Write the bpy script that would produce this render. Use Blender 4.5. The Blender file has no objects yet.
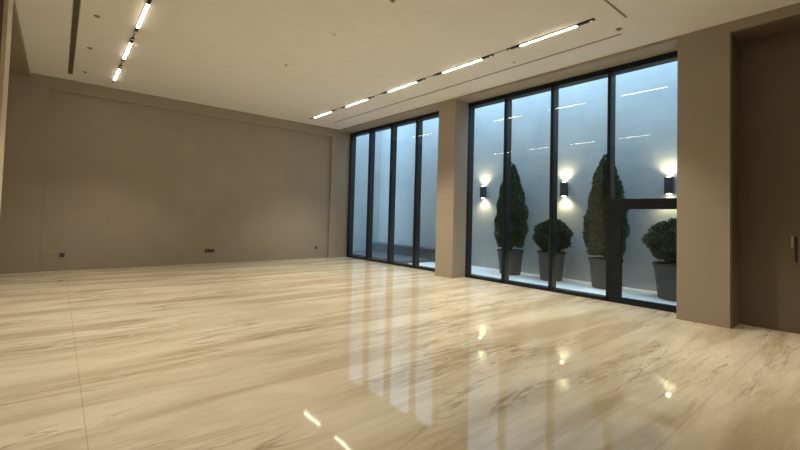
import bpy, bmesh, math, random
from mathutils import Vector, Matrix

# ------------------------------------------------------------------ camera, sky, exposure
S = bpy.context.scene
COL = S.collection
EYE = Vector((0.0, 0.0, 1.64))
PITCH, ROLL, YAW = (math.radians(v) for v in (1.975, 1.58, 39.988))
fw = Vector((math.sin(YAW)*math.cos(PITCH), math.cos(YAW)*math.cos(PITCH), math.sin(PITCH)))
r0 = Vector((math.cos(YAW), -math.sin(YAW), 0.0))
u0 = r0.cross(fw)
rt = r0*math.cos(ROLL) + u0*math.sin(ROLL)
up = u0*math.cos(ROLL) - r0*math.sin(ROLL)
cd = bpy.data.cameras.new('camera')
cam = bpy.data.objects.new('camera', cd)
COL.objects.link(cam)
m = Matrix((rt, up, -fw)).transposed().to_4x4()
m.translation = EYE
cam.matrix_world = m
cd.sensor_width = 36.0
cd.lens = 407.5/800*36.0
cd.shift_y = -0.0275
cd.clip_start = 0.05
S.camera = cam

w = bpy.data.worlds.new('dusk_sky')
S.world = w
w.use_nodes = True
bg = w.node_tree.nodes['Background']
bg.inputs['Color'].default_value = (0.44, 0.71, 0.98, 1)
bg.inputs['Strength'].default_value = 6.1

S.view_settings.view_transform = 'Standard'
S.view_settings.look = 'None'
S.view_settings.gamma = 1.0
S.view_settings.exposure = 0.0
S.view_settings.use_curve_mapping = False
S.cycles.use_denoising = True
S.cycles.max_bounces = 12
S.cycles.diffuse_bounces = 6
S.cycles.transparent_max_bounces = 24

BAR_STRENGTH = 22.0
BAR_COLOR = (1.0, 0.86, 0.64, 1)
SPOT_POWER = 450.0      # row beside the windows
SPOT_POWER_LEFT = 285.0
SPOT_COLOR = (1.0, 0.88, 0.69)

# ------------------------------------------------------------------ room dimensions (metres)
H = 5.0          # ceiling
W = 8.327        # inner face of the window wall
WW = 8.874       # front of the window frames
WE = 9.15        # outer face of the window wall
WO = 11.3        # courtyard wall
D = 13.754       # end wall
SL = -0.68       # edge of the main ceiling on the left
XL = -2.6        # left wall
YN = -3.0        # wall behind the camera

# ------------------------------------------------------------------ materials
def mat(name, color, rough=0.6, metal=0.0, bump=0.0, bscale=40.0, vary=0.0, vscale=3.0, emit=None, estr=0.0, spec=0.5):
    mt = bpy.data.materials.new(name)
    mt.use_nodes = True
    nt = mt.node_tree
    b = nt.nodes['Principled BSDF']
    b.inputs['Roughness'].default_value = rough
    b.inputs['Metallic'].default_value = metal
    b.inputs['Specular IOR Level'].default_value = spec
    tc = nt.nodes.new('ShaderNodeTexCoord')
    n = nt.nodes.new('ShaderNodeTexNoise')
    n.inputs['Scale'].default_value = vscale
    n.inputs['Detail'].default_value = 5
    nt.links.new(tc.outputs['Object'], n.inputs['Vector'])
    r = nt.nodes.new('ShaderNodeValToRGB')
    r.color_ramp.elements[0].position = 0.3
    r.color_ramp.elements[1].position = 0.7
    r.color_ramp.elements[0].color = tuple(c*(1-vary) for c in color) + (1,)
    r.color_ramp.elements[1].color = tuple(min(1, c*(1+vary)) for c in color) + (1,)
    nt.links.new(n.outputs['Fac'], r.inputs['Fac'])
    nt.links.new(r.outputs['Color'], b.inputs['Base Color'])
    if bump:
        n2 = nt.nodes.new('ShaderNodeTexNoise')
        n2.inputs['Scale'].default_value = bscale
        n2.inputs['Detail'].default_value = 4
        nt.links.new(tc.outputs['Object'], n2.inputs['Vector'])
        bp = nt.nodes.new('ShaderNodeBump')
        bp.inputs['Strength'].default_value = bump
        bp.inputs['Distance'].default_value = 0.01
        nt.links.new(n2.outputs['Fac'], bp.inputs['Height'])
        nt.links.new(bp.outputs['Normal'], b.inputs['Normal'])
    if emit:
        b.inputs['Emission Color'].default_value = tuple(emit[:3]) + (1,)
        b.inputs['Emission Strength'].default_value = estr
    return mt

def marble():
    mt = bpy.data.materials.new('polished_marble')
    mt.use_nodes = True
    nt = mt.node_tree
    N, L = nt.nodes.new, nt.links.new
    b = nt.nodes['Principled BSDF']
    b.inputs['Roughness'].default_value = 0.045
    b.inputs['IOR'].default_value = 1.5
    tc = N('ShaderNodeTexCoord')
    def noise(scale, sv, detail, dist=0.0, rough=0.55):
        mp = N('ShaderNodeMapping')
        mp.inputs['Scale'].default_value = sv
        L(tc.outputs['Object'], mp.inputs['Vector'])
        n = N('ShaderNodeTexNoise')
        n.inputs['Scale'].default_value = scale
        n.inputs['Detail'].default_value = detail
        n.inputs['Distortion'].default_value = dist
        n.inputs['Roughness'].default_value = rough
        L(mp.outputs['Vector'], n.inputs['Vector'])
        return n
    def ramp(src, stops):
        r = N('ShaderNodeValToRGB')
        e = r.color_ramp.elements
        while len(e) < len(stops): e.new(0.5)
        for k, (p, c) in enumerate(stops):
            e[k].position = p
            e[k].color = (*c, 1) if len(c) == 3 else c
        L(src, r.inputs['Fac'])
        return r
    def mix(fac, a, bb, mode='MIX'):
        x = N('ShaderNodeMix')
        x.data_type = 'RGBA'
        x.blend_type = mode
        if isinstance(fac, float): x.inputs['Factor'].default_value = fac
        else: L(fac, x.inputs['Factor'])
        for sock, v in ((x.inputs['A'], a), (x.inputs['B'], bb)):
            if isinstance(v, tuple): sock.default_value = (*v, 1)
            else: L(v, sock)
        return x.outputs['Result']
    g = (0, 0, 0); o = (1, 1, 1)
    # broad clouds, long bands along X, fine grain
    cloud = noise(0.9, (0.6, 1.3, 1), 4, 0.6)
    base = ramp(cloud.outputs['Fac'], [(0.32, (0.70, 0.625, 0.48)), (0.5, (0.78, 0.71, 0.565)), (0.68, (0.84, 0.78, 0.64))]).outputs['Color']
    band = noise(1.0, (0.26, 2.3, 1), 5, 0.45, 0.52)
    bandr = ramp(band.outputs['Fac'], [(0.40, o), (0.47, (0.45, 0.45, 0.45)), (0.56, g)])
    c = mix(bandr.outputs['Color'], base, (0.59, 0.50, 0.355))
    # thin veins where a warped noise crosses its middle value
    def vein(scale, sv, det, dist, wdt, col, amt, c):
        v = noise(scale, sv, det, dist, 0.6)
        r = ramp(v.outputs['Fac'], [(0.5-wdt*2.4, g), (0.5-wdt*0.3, (amt,)*3), (0.5+wdt*0.3, (amt,)*3), (0.5+wdt, g)])
        msk = noise(1.1, (0.35, 0.9, 1), 2)
        mr = ramp(msk.outputs['Fac'], [(0.45, g), (0.58, o)])
        k = mix(1.0, r.outputs['Color'], mr.outputs['Color'], 'MULTIPLY')
        return mix(k, c, col)
    c = vein(0.8, (0.30, 2.6, 1), 5, 0.7, 0.014, (0.33, 0.24, 0.15), 0.6, c)
    c = vein(1.1, (0.40, 2.8, 1.7), 4, 0.6, 0.010, (0.42, 0.34, 0.25), 0.5, c)
    c = vein(1.5, (0.40, 2.2, 3.1), 3, 0.5, 0.014, (0.86, 0.80, 0.67), 0.5, c)
    fine = noise(5, (0.4, 4.0, 1), 8, 0.3, 0.7)
    fr = ramp(fine.outputs['Fac'], [(0.3, (0.91, 0.90, 0.885)), (0.7, (1.05, 1.05, 1.045))])
    c = mix(1.0, c, fr.outputs['Color'], 'MULTIPLY')
    # slab joints: 3.3 m along X, 1.65 m along Y
    sep = N('ShaderNodeSeparateXYZ')
    L(tc.outputs['Object'], sep.inputs[0])
    def joint(sock, period, off):
        a = N('ShaderNodeMath'); a.operation = 'SUBTRACT'; L(sock, a.inputs[0]); a.inputs[1].default_value = off
        d = N('ShaderNodeMath'); d.operation = 'PINGPONG'; L(a.outputs[0], d.inputs[0]); d.inputs[1].default_value = period/2
        # PINGPONG gives the distance to the nearest multiple of the period
        l = N('ShaderNodeMath'); l.operation = 'LESS_THAN'; L(d.outputs[0], l.inputs[0]); l.inputs[1].default_value = 0.0035
        return l.outputs[0]
    jx, jy = joint(sep.outputs['X'], 3.3, 0.23), joint(sep.outputs['Y'], 3.3, 1.09)
    mx = N('ShaderNodeMath'); mx.operation = 'MAXIMUM'; L(jx, mx.inputs[0]); L(jy, mx.inputs[1])
    hf = N('ShaderNodeMath'); hf.operation = 'MULTIPLY'; L(mx.outputs[0], hf.inputs[0]); hf.inputs[1].default_value = 0.38
    c = mix(hf.outputs[0], c, (0.28, 0.21, 0.13))
    L(c, b.inputs['Base Color'])
    # slight waviness of the polished slabs
    wv = noise(1.3, (1, 1, 1), 2)
    bp = N('ShaderNodeBump'); bp.inputs['Strength'].default_value = 0.06; bp.inputs['Distance'].default_value = 0.02
    L(wv.outputs['Fac'], bp.inputs['Height']); L(bp.outputs['Normal'], b.inputs['Normal'])
    return mt

def stone_cladding():
    mt = mat('courtyard_cladding', (0.70, 0.70, 0.67), 0.65, bump=0.15, bscale=60)
    nt = mt.node_tree
    N, L = nt.nodes.new, nt.links.new
    b = nt.nodes['Principled BSDF']
    tc = N('ShaderNodeTexCoord')
    sep = N('ShaderNodeSeparateXYZ'); L(tc.outputs['Object'], sep.inputs[0])
    cmb = N('ShaderNodeCombineXYZ')
    ad = N('ShaderNodeMath'); ad.operation = 'ADD'; L(sep.outputs['X'], ad.inputs[0]); L(sep.outputs['Y'], ad.inputs[1])
    L(ad.outputs[0], cmb.inputs['X']); L(sep.outputs['Z'], cmb.inputs['Y'])
    br = N('ShaderNodeTexBrick')
    br.inputs['Scale'].default_value = 1.0
    br.inputs['Brick Width'].default_value = 1.2
    br.inputs['Row Height'].default_value = 0.6
    br.inputs['Mortar Size'].default_value = 0.006
    br.inputs['Color1'].default_value = (0.49, 0.49, 0.48, 1)
    br.inputs['Color2'].default_value = (0.48, 0.48, 0.47, 1)
    br.inputs['Mortar'].default_value = (0.46, 0.46, 0.455, 1)
    L(cmb.outputs[0], br.inputs['Vector'])
    n = N('ShaderNodeTexNoise'); n.inputs['Scale'].default_value = 1.2; n.inputs['Detail'].default_value = 5
    L(tc.outputs['Object'], n.inputs['Vector'])
    r = N('ShaderNodeValToRGB')
    r.color_ramp.elements[0].color = (0.85, 0.85, 0.85, 1); r.color_ramp.elements[0].position = 0.3
    r.color_ramp.elements[1].color = (1, 1, 1, 1); r.color_ramp.elements[1].position = 0.7
    L(n.outputs['Fac'], r.inputs['Fac'])
    x = N('ShaderNodeMix'); x.data_type = 'RGBA'; x.blend_type = 'MULTIPLY'; x.inputs['Factor'].default_value = 1
    L(br.outputs['Color'], x.inputs['A']); L(r.outputs['Color'], x.inputs['B'])
    L(x.outputs['Result'], b.inputs['Base Color'])
    return mt

def glass():
    mt = bpy.data.materials.new('window_glass')
    mt.use_nodes = True
    nt = mt.node_tree
    N, L = nt.nodes.new, nt.links.new
    nt.nodes.remove(nt.nodes['Principled BSDF'])
    out = nt.nodes['Material Output']
    t = N('ShaderNodeBsdfTransparent'); t.inputs['Color'].default_value = (0.93, 0.965, 0.97, 1)
    g = N('ShaderNodeBsdfGlossy'); g.inputs['Roughness'].default_value = 0.0; g.inputs['Color'].default_value = (0.95, 1, 1, 1)
    fr = N('ShaderNodeFresnel'); fr.inputs['IOR'].default_value = 1.65
    geo = N('ShaderNodeNewGeometry')
    inv = N('ShaderNodeMath'); inv.operation = 'SUBTRACT'; inv.inputs[0].default_value = 1.0
    L(geo.outputs['Backfacing'], inv.inputs[1])
    f = N('ShaderNodeMath'); f.operation = 'MULTIPLY'; L(fr.outputs[0], f.inputs[0]); L(inv.outputs[0], f.inputs[1])
    x = N('ShaderNodeMixShader')
    L(f.outputs[0], x.inputs[0]); L(t.outputs[0], x.inputs[1]); L(g.outputs[0], x.inputs[2]); L(x.outputs[0], out.inputs['Surface'])
    return mt

M = {
    'floor': marble(),
    'ceiling': mat('ceiling_paint', (0.80, 0.79, 0.765), 0.8, vary=0.02, bump=0.05, bscale=80),
    'wall': mat('greige_wall_covering', (0.36, 0.31, 0.25), 0.6, vary=0.04, vscale=1.5, bump=0.12, bscale=120),
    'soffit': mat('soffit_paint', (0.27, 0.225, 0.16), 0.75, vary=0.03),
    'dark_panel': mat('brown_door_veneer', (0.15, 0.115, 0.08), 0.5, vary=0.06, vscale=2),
    'pale': mat('pale_stone_column', (0.60, 0.52, 0.39), 0.5, vary=0.05),
    'frame': mat('charcoal_aluminium', (0.007, 0.011, 0.017), 0.5, spec=0.3),
    'glass': glass(),
    'clad': stone_cladding(),
    'paving': mat('pale_courtyard_paving', (0.88, 0.88, 0.88), 0.5, vary=0.05, vscale=4),
    'black': mat('black_lamp_metal', (0.02, 0.018, 0.015), 0.4, metal=0.3),
    'rail': mat('grey_track_metal', (0.30, 0.28, 0.24), 0.5),
    'slot': mat('slot_shade', (0.10, 0.08, 0.055), 0.6),  # dark colour stands in for the shadow inside the slots
    'slot_frame': mat('slot_frame_paint', (0.5, 0.46, 0.39), 0.6),
    'bar': mat('lit_diffuser', (0.9, 0.85, 0.75), 0.5, emit=BAR_COLOR, estr=BAR_STRENGTH),
    'spot': mat('spot_lens', (0.9, 0.85, 0.75), 0.4, emit=(1, 0.86, 0.62), estr=0.35),
    'sconce': mat('graphite_lamp_metal', (0.045, 0.045, 0.06), 0.45, metal=0.3),
    'sconce_lens': mat('sconce_lens', (1, 0.95, 0.8), 0.4, emit=(1, 0.90, 0.62), estr=20.0),
    'pot': mat('grey_planter', (0.032, 0.034, 0.037), 0.7, vary=0.15, vscale=8, bump=0.2),
    'soil': mat('dark_soil', (0.03, 0.022, 0.015), 0.9, vary=0.3, vscale=30),
    'bark': mat('brown_bark', (0.08, 0.055, 0.035), 0.85, vary=0.3, vscale=20, bump=0.5),
    'leaf': mat('evergreen_leaves', (0.040, 0.075, 0.030), 0.55, vary=0.45, vscale=9),
    'leaf2': mat('boxwood_leaves', (0.030, 0.062, 0.026), 0.55, vary=0.45, vscale=12),
    'brass': mat('dark_socket_metal', (0.03, 0.025, 0.02), 0.45, metal=0.4),
    'plate': mat('socket_insert', (0.10, 0.09, 0.07), 0.5),
    'handle': mat('satin_nickel', (0.42, 0.38, 0.32), 0.4, metal=0.5),
    'white': mat('white_plastic', (0.75, 0.72, 0.66), 0.4),
    'ledge': mat('dark_basalt', (0.10, 0.11, 0.12), 0.7, vary=0.2, vscale=6),
}

# ------------------------------------------------------------------ helpers
def box(bm, x0, y0, z0, x1, y1, z1, bev=0.0):
    vs = [bm.verts.new(p) for p in ((x0,y0,z0),(x1,y0,z0),(x1,y1,z0),(x0,y1,z0),(x0,y0,z1),(x1,y0,z1),(x1,y1,z1),(x0,y1,z1))]
    fs = [bm.faces.new([vs[i] for i in f]) for f in ((3,2,1,0),(4,5,6,7),(0,1,5,4),(1,2,6,5),(2,3,7,6),(3,0,4,7))]
    if bev:
        es = list({e for f in fs for e in f.edges})
        bmesh.ops.bevel(bm, geom=es, offset=bev, segments=2, affect='EDGES', profile=0.6)

def lathe(bm, prof, seg=32, c=(0, 0, 0), axis='z'):
    """prof: list of (radius, height); radius 0 closes to a point"""
    def P(r, h, a):
        x, y = r*math.cos(a), r*math.sin(a)
        if axis == 'x': return (c[0]+h, c[1]+x, c[2]+y)
        if axis == 'y': return (c[0]+x, c[1]+h, c[2]-y)
        return (c[0]+x, c[1]+y, c[2]+h)
    rings = []
    for r, h in prof:
        if r < 1e-6: rings.append([bm.verts.new(P(0, h, 0))])
        else: rings.append([bm.verts.new(P(r, h, 2*math.pi*i/seg)) for i in range(seg)])
    for a, b in zip(rings, rings[1:]):
        for i in range(seg):
            j = (i+1) % seg
            q = [a[i % len(a)], a[j % len(a)], b[j % len(b)], b[i % len(b)]]
            q2 = []
            for v in q:
                if v not in q2: q2.append(v)
            if len(q2) >= 3: bm.faces.new(q2)

def obj(name, bm, m, parent=None, smooth=False):
    bmesh.ops.recalc_face_normals(bm, faces=bm.faces[:])
    me = bpy.data.meshes.new(name)
    bm.to_mesh(me)
    bm.free()
    me.materials.append(M[m] if isinstance(m, str) else m)
    if smooth:
        for p in me.polygons: p.use_smooth = True
    o = bpy.data.objects.new(name, me)
    COL.objects.link(o)
    if parent: o.parent = parent
    return o

def boxes(name, m, lst, parent=None, kind=None, bev=0.0):
    bm = bmesh.new()
    for b in lst: box(bm, *b, bev=bev)
    o = obj(name, bm, m, parent)
    if kind: o['kind'] = kind
    return o

def thing(name, label, cat, loc=(0, 0, 0), rz=0.0, group=None):
    o = bpy.data.objects.new(name, None)
    o.empty_display_size = 0.1
    COL.objects.link(o)
    o.location = loc
    o.rotation_euler = (0, 0, rz)
    o['label'] = label
    o['category'] = cat
    if group: o['group'] = group
    return o

def dup(root, loc, label, group=None):
    r = root.copy()
    COL.objects.link(r)
    r.location = loc
    r['label'] = label
    if group: r['group'] = group
    for ch in list(root.children):
        c = ch.copy(); COL.objects.link(c); c.parent = r
        for g in ch.children:
            d = g.copy(); COL.objects.link(d); d.parent = c
    return r

# ------------------------------------------------------------------ the setting
boxes('floor', 'floor', [(XL, YN, -0.2, WW+0.0, D+0.3, 0.0)], kind='structure')
boxes('ceiling', 'ceiling', [(SL, YN, H, WE, D+0.3, H+0.25)], kind='structure')
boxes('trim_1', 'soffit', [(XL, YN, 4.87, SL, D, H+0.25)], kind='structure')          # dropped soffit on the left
boxes('wall_left', 'wall', [(XL-0.2, YN, 0, XL, D+0.3, 4.87)], kind='structure')
boxes('wall_near', 'wall', [(XL, YN-0.2, 0, WE, YN, H)], kind='structure')
# end wall: shallow recessed field between a left pier, a right pier and a beam
boxes('wall_back', 'wall', [(XL, D+0.11, 0, WE, D+0.3, H),
                            (XL, D, 0, -0.30, D+0.11, H),
                            (8.03, D, 0, W+0.02, D+0.11, H),
                            (-0.30, D, 4.68, 8.03, D+0.11, H)], kind='structure')
# window wall: piers, head over the windows, deep opening with a closed leaf at the near end
boxes('wall_right', 'wall', [(W, 7.64, 0, WE, 8.29, H),
                             (W, 1.616, 0, WE, 2.355, H),
                             (W, 8.29, 4.945, WE, D, H),
                             (W, 2.355, 4.945, WE, 7.64, H),
                             (W, YN, 4.83, WE, 1.616, H),
                             (W, YN, 0, WE, -1.2, 4.83)], kind='structure')
boxes('wall_parapet', 'clad', [(WW+0.02, YN, H, WE+0.02, D+0.3, 6.1)], kind='structure')
# left pier under the soffit edge
boxes('trim_2', 'pale', [(-1.35, 8.07, 0, -0.665, 8.68, 4.87)], kind='structure', bev=0.008)
boxes('trim_3', 'dark_panel', [(-1.35, 8.04, 2.97, -0.715, 8.07, 4.87)], kind='structure')

# near-end door leaf in the deep opening
d1 = boxes('door_1', 'dark_panel', [(8.87, -1.2, 0, 8.93, 1.616, 4.83)], kind='structure')
bm = bmesh.new(); box(bm, 8.345, 1.596, 0, 8.87, 1.616, 4.83); box(bm, 8.345, -1.2, 4.81, 8.87, 1.596, 4.83); obj('jamb_shade_lining', bm, 'dark_panel', d1)  # dark lining added so the jamb and lintel read as shaded
bm = bmesh.new(); box(bm, 8.864, 0.885, 1.10, 8.87, 0.915, 1.50, 0.002); obj('handle_slot', bm, 'black', d1)
bm = bmesh.new(); box(bm, 8.842, 0.925, 1.33, 8.87, 0.96, 1.52, 0.009); obj('handle', bm, 'handle', d1)['label'] = 'pale metal door handle'

# windows
def window(name, ys, y_near, y_far, door=False):
    """ys: far edge of each upright; uprights are 60 mm wide fins 240 mm deep"""
    root = bpy.data.objects.new(name, None); COL.objects.link(root); root['kind'] = 'structure'
    F, B = WW, WW+0.25
    g0 = F+0.03
    for y in ys:
        bm = bmesh.new(); box(bm, F, y-0.065, 0.0, B, y, 4.945, 0.004); obj('mullion', bm, 'frame', root)
    bm = bmesh.new(); box(bm, F, y_near, 4.83, B, y_far, 4.945, 0.004); obj('head_rail', bm, 'frame', root)
    bm = bmesh.new(); box(bm, F, y_near, 0.0, B, y_far, 0.075, 0.004); obj('sill_rail', bm, 'frame', root)
    edges = sorted(ys, reverse=True)
    for k, y in enumerate(edges):
        lo = edges[k+1] if k+1 < len(edges) else y_near
        hi = y-0.065
        if hi-lo < 0.1: continue
        z0 = 0.075
        if door and k == len(edges)-1: z0 = 2.14
        bm = bmesh.new(); box(bm, g0, lo, z0, g0+0.012, hi, 4.83); obj('pane', bm, 'glass', root)
    return root

window('window_1', [13.80, 12.50, 11.20, 9.88, 8.56], 8.29, D+0.06)
w2 = window('window_2', [7.695, 6.42, 5.10, 3.79], 2.355, 7.70, door=True)
bm = bmesh.new(); box(bm, WW-0.005, 2.355, 1.98, WW+0.25, 3.725, 2.14, 0.004); obj('transom', bm, 'frame', w2)
# glazed door under the transom
d2 = bpy.data.objects.new('door_2', None); COL.objects.link(d2); d2['kind'] = 'structure'
for a, b in ((3.50, 3.725), (2.355, 2.44)):
    bm = bmesh.new(); box(bm, WW+0.005, a, 0.012, WW+0.10, b, 1.98, 0.004); obj('door_stile', bm, 'frame', d2)
bm = bmesh.new(); box(bm, WW+0.005, 2.44, 0.012, WW+0.10, 3.50, 0.12, 0.004); obj('door_rail', bm, 'frame', d2)
bm = bmesh.new(); box(bm, WW+0.005, 2.44, 1.93, WW+0.10, 3.50, 1.98, 0.004); obj('door_rail', bm, 'frame', d2)
bm = bmesh.new(); box(bm, WW+0.04, 2.44, 0.12, WW+0.052, 3.50, 1.93); obj('pane', bm, 'glass', d2)

# courtyard
boxes('floor_courtyard', 'paving', [(WW, YN, -0.2, WO+0.3, D+3.0, -0.005)], kind='structure')
boxes('wall_courtyard', 'clad', [(WO, YN, 0, WO+0.3, D+3.0, 7.6)], kind='structure')
boxes('wall_courtyard_far', 'clad', [(WE, D+1.2, 0, WO, D+1.5, 7.6)], kind='structure')
boxes('wall_courtyard_near', 'clad', [(WE, YN-0.2, 0, WO, YN, 7.6)], kind='structure')

# ------------------------------------------------------------------ lights of the room
def track_light():
    t = thing('track_light', '', 'ceiling light')
    L_ = 1.12
    bm = bmesh.new(); box(bm, -0.027, 0, -0.026, 0.027, L_, 0.0, 0.003); obj('housing', bm, 'black', t)
    bm = bmesh.new(); box(bm, -0.025, 0.004, -0.031, 0.025, L_-0.004, -0.026); obj('diffuser', bm, 'bar', t)['label'] = 'glowing warm white diffuser'
    for y0 in (-0.29, L_+0.01):
        bm = bmesh.new(); box(bm, -0.027, y0, -0.030, 0.027, y0+0.28, 0.0, 0.004)
        sp = obj('spot_module', bm, 'black', t)
        ly = y0+0.03 if y0 < 0 else y0+0.20       # lens at the end away from the diffuser
        bm = bmesh.new(); box(bm, -0.015, ly, -0.032, 0.015, ly+0.05, -0.030, 0.0005)
        obj('lens', bm, 'spot', sp)
        if y0 > 0: continue
        ld = bpy.data.lights.new('lamp', 'SPOT')
        ld.energy = SPOT_POWER
        ld.color = SPOT_COLOR
        ld.spot_size = math.radians(92)
        ld.spot_blend = 0.7
        ld.shadow_soft_size = 0.03
        lo = bpy.data.objects.new('lamp', ld); COL.objects.link(lo)
        lo.parent = sp
        lo.location = (0, y0+0.14, -0.04)
    return t

RY = [11.50, 9.49, 7.40, 5.385, 3.345, -1.0]  # last segment is added out of view to brighten the right-hand floor
LY = [11.70, 9.70, 7.66, 5.62, 3.58]
pos_r = ['farthest, ending by the back wall corner', 'second from the back wall', 'third from the back wall', 'fourth from the back wall', 'nearest one in the photo', 'added out of view to brighten the floor']
pos_l = ['farthest, closest to the back wall', 'second from the back wall', 'third from the back wall']
proto = track_light()
for i, y in enumerate(RY):
    lab = 'glowing linear ceiling light in the window row, ' + pos_r[i]
    if i == 0:
        proto.location = (6.633, y, H); proto['label'] = lab; proto['group'] = 'linear lights in the row beside the windows'
    else: dup(proto, (6.633, y, H), lab, 'linear lights in the row beside the windows')
left_lamp = bpy.data.lights['lamp'].copy()
left_lamp.energy = SPOT_POWER_LEFT
for i, y in enumerate(LY):
    lab = 'glowing linear ceiling light in the left row, ' + (pos_l[i] if i < 3 else ['overhead near the middle of the room', 'overhead, nearly above the viewer', 'added out of view to brighten the floor'][i-3])
    q = dup(proto, (0.978, y, H), lab, 'linear lights in the left row')
    for ch in q.children:
        for g in ch.children:
            if g.type == 'LIGHT': g.data = left_lamp

def rail(x, y0, y1, label):
    bm = bmesh.new(); box(bm, -0.015, 0, -0.006, 0.015, y1-y0, 0.0)
    o = obj('light_track', bm, 'rail')
    o.location = (x, y0, H)
    o['label'] = label; o['category'] = 'lighting track'
for k in range(4):
    rail(6.633, RY[k+1]+1.42, RY[k]-0.30, 'thin grey track joining the lights of the window row, ' + ['gap nearest the back wall', 'second gap from the back wall', 'third gap from the back wall', 'gap nearest the viewer'][k])
for k in range(4):
    rail(0.978, LY[k+1]+1.42, LY[k]-0.30, 'thin grey track joining the lights of the left row, ' + ['gap nearest the back wall', 'second gap from the back wall', 'third gap from the back wall', 'fourth gap from the back wall', 'gap nearest the viewer'][k])

# linear air slots
def air_slot(x, y0, y1, wd, label, rz=0.0):
    t = thing('air_slot', label, 'ceiling vent', (x, y0, H), rz)
    n = y1-y0
    bm = bmesh.new()
    box(bm, -wd/2-0.012, -0.012, -0.004, -wd/2, n+0.012, 0)
    box(bm, wd/2, -0.012, -0.004, wd/2+0.012, n+0.012, 0)
    box(bm, -wd/2, -0.012, -0.004, wd/2, 0, 0)
    box(bm, -wd/2, n, -0.004, wd/2, n+0.012, 0)
    obj('slot_frame', bm, 'slot_frame', t)
    bm = bmesh.new(); box(bm, -wd/2, 0, -0.002, wd/2, n, 0)
    obj('slot', bm, 'slot', t)
air_slot(0.094, -1.0, 13.10, 0.085, 'wide dark air slot running along the left side of the ceiling')
air_slot(7.53, 3.0, 12.85, 0.030, 'long narrow dark air slot between the window lights and the windows')
air_slot(6.97, 2.69, 3.70, 0.018, 'short thin air slot crossing the ceiling near the right end of the light row', math.pi/2)

# round ceiling fittings
def ceiling_disc(x, y, r, m, label, cat='sprinkler', name='ceiling_sprinkler', drop=0.018):
    t = thing(name, label, cat, (x, y, H))
    bm = bmesh.new(); lathe(bm, [(0, -0.012), (r*0.8, -0.012), (r, -0.004), (r, 0), (0, 0)], 24); obj('cover_plate', bm, m, t)
    bm = bmesh.new(); lathe(bm, [(0, -0.012-drop), (r*0.3, -0.012-drop), (r*0.38, -0.012), (0, -0.012)], 16); obj('sprinkler_head', bm, m, t)
for x, y, l in ((0.38, 8.82, 'grey ceiling sprinkler between the left slot and the lights, nearest the viewer'),
                (0.373, 10.69, 'grey ceiling sprinkler between the left slot and the lights, middle one'),
                (0.37, 12.66, 'small grey ceiling sprinkler beside the left slot, nearest the back wall')):
    ceiling_disc(x, y, 0.05, 'rail', l)
ceiling_disc(3.805, 8.67, 0.035, 'slot_frame', 'faint pale sprinkler in the middle of the ceiling towards the back wall')
ceiling_disc(3.846, 4.90, 0.045, 'rail', 'dark sprinkler at the top edge of the photo, centre of the ceiling')
ceiling_disc(7.307, 2.94, 0.055, 'rail', 'grey disc on the ceiling beside the near end of the narrow slot')
ceiling_disc(7.29, 5.05, 0.03, 'slot_frame', 'tiny pale sprinkler between the window lights and narrow slot')
t = thing('smoke_detector', 'small white smoke detector in the middle of the ceiling', 'smoke detector', (3.80, 6.55, H))
bm = bmesh.new(); lathe(bm, [(0, -0.018), (0.03, -0.018), (0.05, -0.010), (0.055, 0), (0, 0)], 24); obj('detector_body', bm, 'white', t)
bm = bmesh.new(); lathe(bm, [(0, -0.022), (0.012, -0.022), (0.014, -0.018), (0, -0.018)], 16); obj('sensor', bm, 'rail', t)

# ------------------------------------------------------------------ sockets
def socket(x, w_, label, n):
    t = thing('wall_socket', label, 'socket', (x, D+0.11, 0.40))
    bm = bmesh.new(); box(bm, -w_/2, -0.012, -0.05, w_/2, 0, 0.05, 0.004); obj('cover_plate', bm, 'brass', t)
    for k in range(n):
        cx = (k-(n-1)/2)*0.13
        bm = bmesh.new(); box(bm, cx-0.03, -0.015, -0.03, cx+0.03, -0.012, 0.03, 0.001); obj('outlet', bm, 'plate', t)
socket(0.139, 0.10, 'small dark square wall socket at the left end of the back wall', 1)
socket(3.76, 0.28, 'wide dark double wall socket in the middle of the back wall', 2)
socket(7.55, 0.09, 'small dark wall socket at the right end of the back wall', 1)
t = thing('floor_socket', 'small round dark floor socket near the left end of the back wall', 'socket', (0.11, 11.9, 0))
bm = bmesh.new(); lathe(bm, [(0, 0.006), (0.05, 0.006), (0.06, 0.0), (0, 0)], 20); obj('socket_lid', bm, 'brass', t)
bm = bmesh.new(); box(bm, -0.02, -0.008, 0.006, 0.02, 0.008, 0.009); obj('lid_tab', bm, 'plate', t)

# ------------------------------------------------------------------ courtyard things
def sconce(y, label):
    t = thing('wall_sconce', label, 'wall light', (WO, y, 2.575), 0, 'up and down lights on the courtyard wall')
    bm = bmesh.new(); box(bm, -0.03, -0.06, -0.10, 0.0, 0.06, 0.10, 0.003); obj('back_plate', bm, 'sconce', t)
    bm = bmesh.new()
    box(bm, -0.17, -0.085, -0.20, -0.03, 0.085, 0.20, 0.006)
    obj('lamp_body', bm, 'sconce', t)
    for s, nm in ((1, 'upper_lens'), (-1, 'lower_lens')):
        bm = bmesh.new(); lathe(bm, [(0, 0.200*s), (0.055, 0.200*s), (0.055, 0.208*s), (0, 0.208*s)], 20, (-0.10, 0, 0)); obj(nm, bm, 'sconce_lens', t)
        ld = bpy.data.lights.new('lamp', 'SPOT')
        ld.energy = 50.0
        ld.color = (1.0, 0.86, 0.50)
        ld.spot_size = math.radians(140)
        ld.spot_blend = 0.9
        ld.shadow_soft_size = 0.04
        lo = bpy.data.objects.new('lamp', ld); COL.objects.link(lo)
        lo.parent = t
        lo.location = (-0.10, 0, 0.225*s)
        lo.rotation_euler = (math.pi if s > 0 else 0, 0, 0)
sconce(8.91, 'dark up-and-down wall light left of the first cone tree, nearly behind the window frame')
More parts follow.
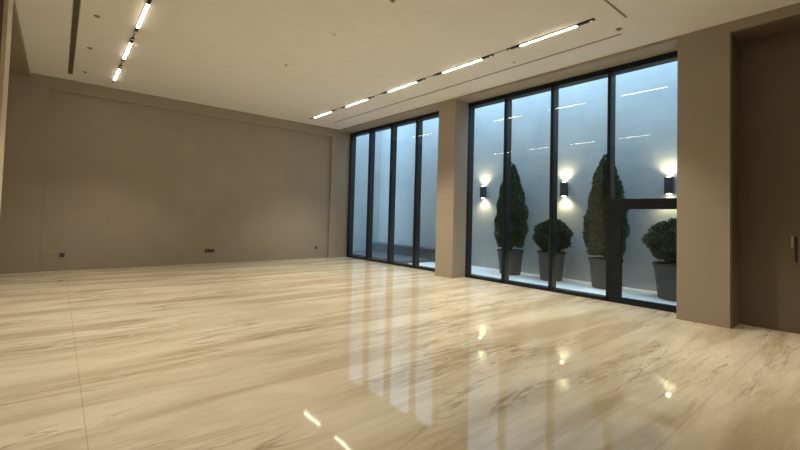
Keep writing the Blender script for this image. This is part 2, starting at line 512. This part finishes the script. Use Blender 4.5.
sconce(5.98, 'dark up-and-down wall light above the round bush, between the two cone trees')
sconce(3.33, 'dark up-and-down wall light above the door transom, beside the window pier')

def leaves(bm, rng, n, shape, size):
    """scatter folded leaf blades over a volume; shape(rng) -> (point, outward normal)"""
    for _ in range(n):
        p, nrm = shape(rng)
        d = (nrm + Vector((rng.gauss(0, .5), rng.gauss(0, .5), rng.gauss(0.25, .5)))).normalized()
        s = d.cross(Vector((rng.gauss(0, 1), rng.gauss(0, 1), rng.gauss(0, 1))))
        if s.length < 1e-3: continue
        s.normalize()
        n2 = d.cross(s)
        l = size*rng.uniform(0.7, 1.4)
        wd = l*0.32
        a = bm.verts.new(p); b = bm.verts.new(p+d*l*0.5+s*wd+n2*wd*0.3)
        c = bm.verts.new(p+d*l); e = bm.verts.new(p+d*l*0.5-s*wd+n2*wd*0.3)
        bm.faces.new((a, b, c)); bm.faces.new((a, c, e))

def planter(t, rt_, rb_, h):
    bm = bmesh.new()
    lathe(bm, [(0, 0), (rb_, 0), (rb_+0.012, 0.03), (rt_-0.03, h-0.10), (rt_-0.015, h-0.07), (rt_, h-0.06), (rt_, h-0.005), (rt_-0.008, h),
               (rt_-0.035, h), (rt_-0.045, h-0.02), (rt_-0.06, h-0.07), (0, h-0.07)], 40)
    o = obj('planter', bm, 'pot', t, True)
    bm = bmesh.new(); lathe(bm, [(0, h-0.045), (rt_*0.5, h-0.05), (rt_-0.06, h-0.06), (rt_-0.06, h-0.07), (0, h-0.07)], 24); obj('soil', bm, 'soil', t, True)

def trunk(t, z0, z1, r, seed):
    rng = random.Random(seed)
    bm = bmesh.new()
    prof = [(r*(1.25-0.5*k/8)*rng.uniform(0.93, 1.07), z0+(z1-z0)*k/8) for k in range(9)]
    lathe(bm, [(0, z0)]+prof+[(0, z1)], 12)
    for k in range(10):
        a = rng.uniform(0, 6.28); z = rng.uniform(z0+(z1-z0)*0.35, z1-0.1)
        ln = rng.uniform(0.12, 0.25)
        c = Vector((0, 0, z)); e = Vector((math.cos(a)*ln, math.sin(a)*ln, z+ln*0.8))
        s = Vector((-math.sin(a), math.cos(a), 0))*r*0.3
        u = Vector((0, 0, r*0.3))
        v = [bm.verts.new(q) for q in (c-s-u, c+s-u, c+s+u, c-s+u)]
        tip = bm.verts.new(e)
        for i in range(4): bm.faces.new((v[i], v[(i+1) % 4], tip))
        bm.faces.new(v)
    obj('trunk', bm, 'bark', t)

def cone_tree(loc, top, r, seed, label, base=0.80):
    t = thing('potted_topiary', label, 'potted plant', loc)
    planter(t, 0.40, 0.30, 0.74)
    trunk(t, 0.70, base+0.9, 0.045, seed)
    rng = random.Random(seed)
    ph = [rng.uniform(0, 6.28) for _ in range(4)]
    def rad(u, a):
        # egg cone: widest a quarter of the way up, blunt tip
        if u < 0.25: k = 0.72+0.28*math.sin(u/0.25*math.pi/2)
        else: k = max(0.0, 1-((u-0.25)/0.75)**1.55)**0.78
        return r*k*(1+0.06*math.sin(3*a+ph[0]+u*7)+0.05*math.sin(7*a+ph[1]-u*17)+0.05*math.sin(u*31+ph[2]+a))
    def shape(rng):
        while True:
            u = rng.random(); a = rng.uniform(0, 6.2832)
            R = rad(u, a)
            if rng.random() < R/r+0.06: break
        q = R*(1-0.30*rng.random()**2.0)
        return Vector((math.cos(a)*q, math.sin(a)*q, base+u*(top-base))), Vector((math.cos(a), math.sin(a), 0.45))
    bm = bmesh.new()
    prof = [(0, base+0.04)] + [(rad(u/14, 0)*0.72, base+0.05+u/14*(top-base-0.1)) for u in range(0, 14)] + [(0, top-0.08)]
    lathe(bm, prof, 18)
    leaves(bm, rng, 9000, shape, 0.062)
    obj('foliage', bm, 'leaf', t)

def ball_bush(loc, pot, zc, r, rz, seed, label):
    t = thing('potted_bush', label, 'potted plant', loc)
    planter(t, *pot)
    trunk(t, pot[2]-0.06, zc, 0.05, seed)
    rng = random.Random(seed)
    ph = [rng.uniform(0, 6.28) for _ in range(4)]
    def k(d): return 1+0.07*math.sin(4*d.x+5*d.y+ph[0])+0.06*math.sin(9*d.z+3*d.x+ph[1])+0.04*math.sin(13*d.y+ph[2])
    def shape(rng):
        d = Vector((rng.gauss(0, 1), rng.gauss(0, 1), rng.gauss(0, 1))).normalized()
        q = k(d)*(1-0.25*rng.random()**2)
        return Vector((d.x*r*q, d.y*r*q, zc+d.z*rz*q)), d
    bm = bmesh.new()
    lathe(bm, [(0, zc-rz*0.78)] + [(r*0.78*math.sin(math.pi*i/10), zc-rz*0.78*math.cos(math.pi*i/10)) for i in range(1, 10)] + [(0, zc+rz*0.78)], 18)
    leaves(bm, rng, 6500, shape, 0.058)
    obj('foliage', bm, 'leaf2', t)

cone_tree((10.66, 7.39, 0), 3.38, 0.455, 3, 'tall cone-shaped evergreen in a round grey planter, left one of the two')
ball_bush((10.66, 6.04, 0), (0.38, 0.28, 0.80), 1.23, 0.46, 0.42, 5, 'round clipped bush in a grey planter below the middle wall light')
cone_tree((10.66, 4.56, 0), 3.38, 0.47, 8, 'tall cone-shaped evergreen in a round grey planter, right one beside the glazed door')
ball_bush((10.54, 2.94, 0), (0.50, 0.38, 0.78), 1.27, 0.60, 0.46, 9, 'broad round bush in a large grey planter seen through the glazed door')

# low dark stone ledge along the far end of the courtyard
boxes('floor_stone_kerb', 'ledge', [(WE+0.01, 10.95, -0.005, 10.75, D+1.15, 0.10)], kind='structure')
o = boxes('stone_ledge', 'ledge', [(10.8, 9.6, -0.005, 11.295, D+1.15, 0.42), (10.76, 9.55, 0.42, 11.295, D+1.15, 0.47)])
o['label'] = 'low dark stone ledge at the foot of the courtyard wall beyond the far window'
o['category'] = 'ledge'
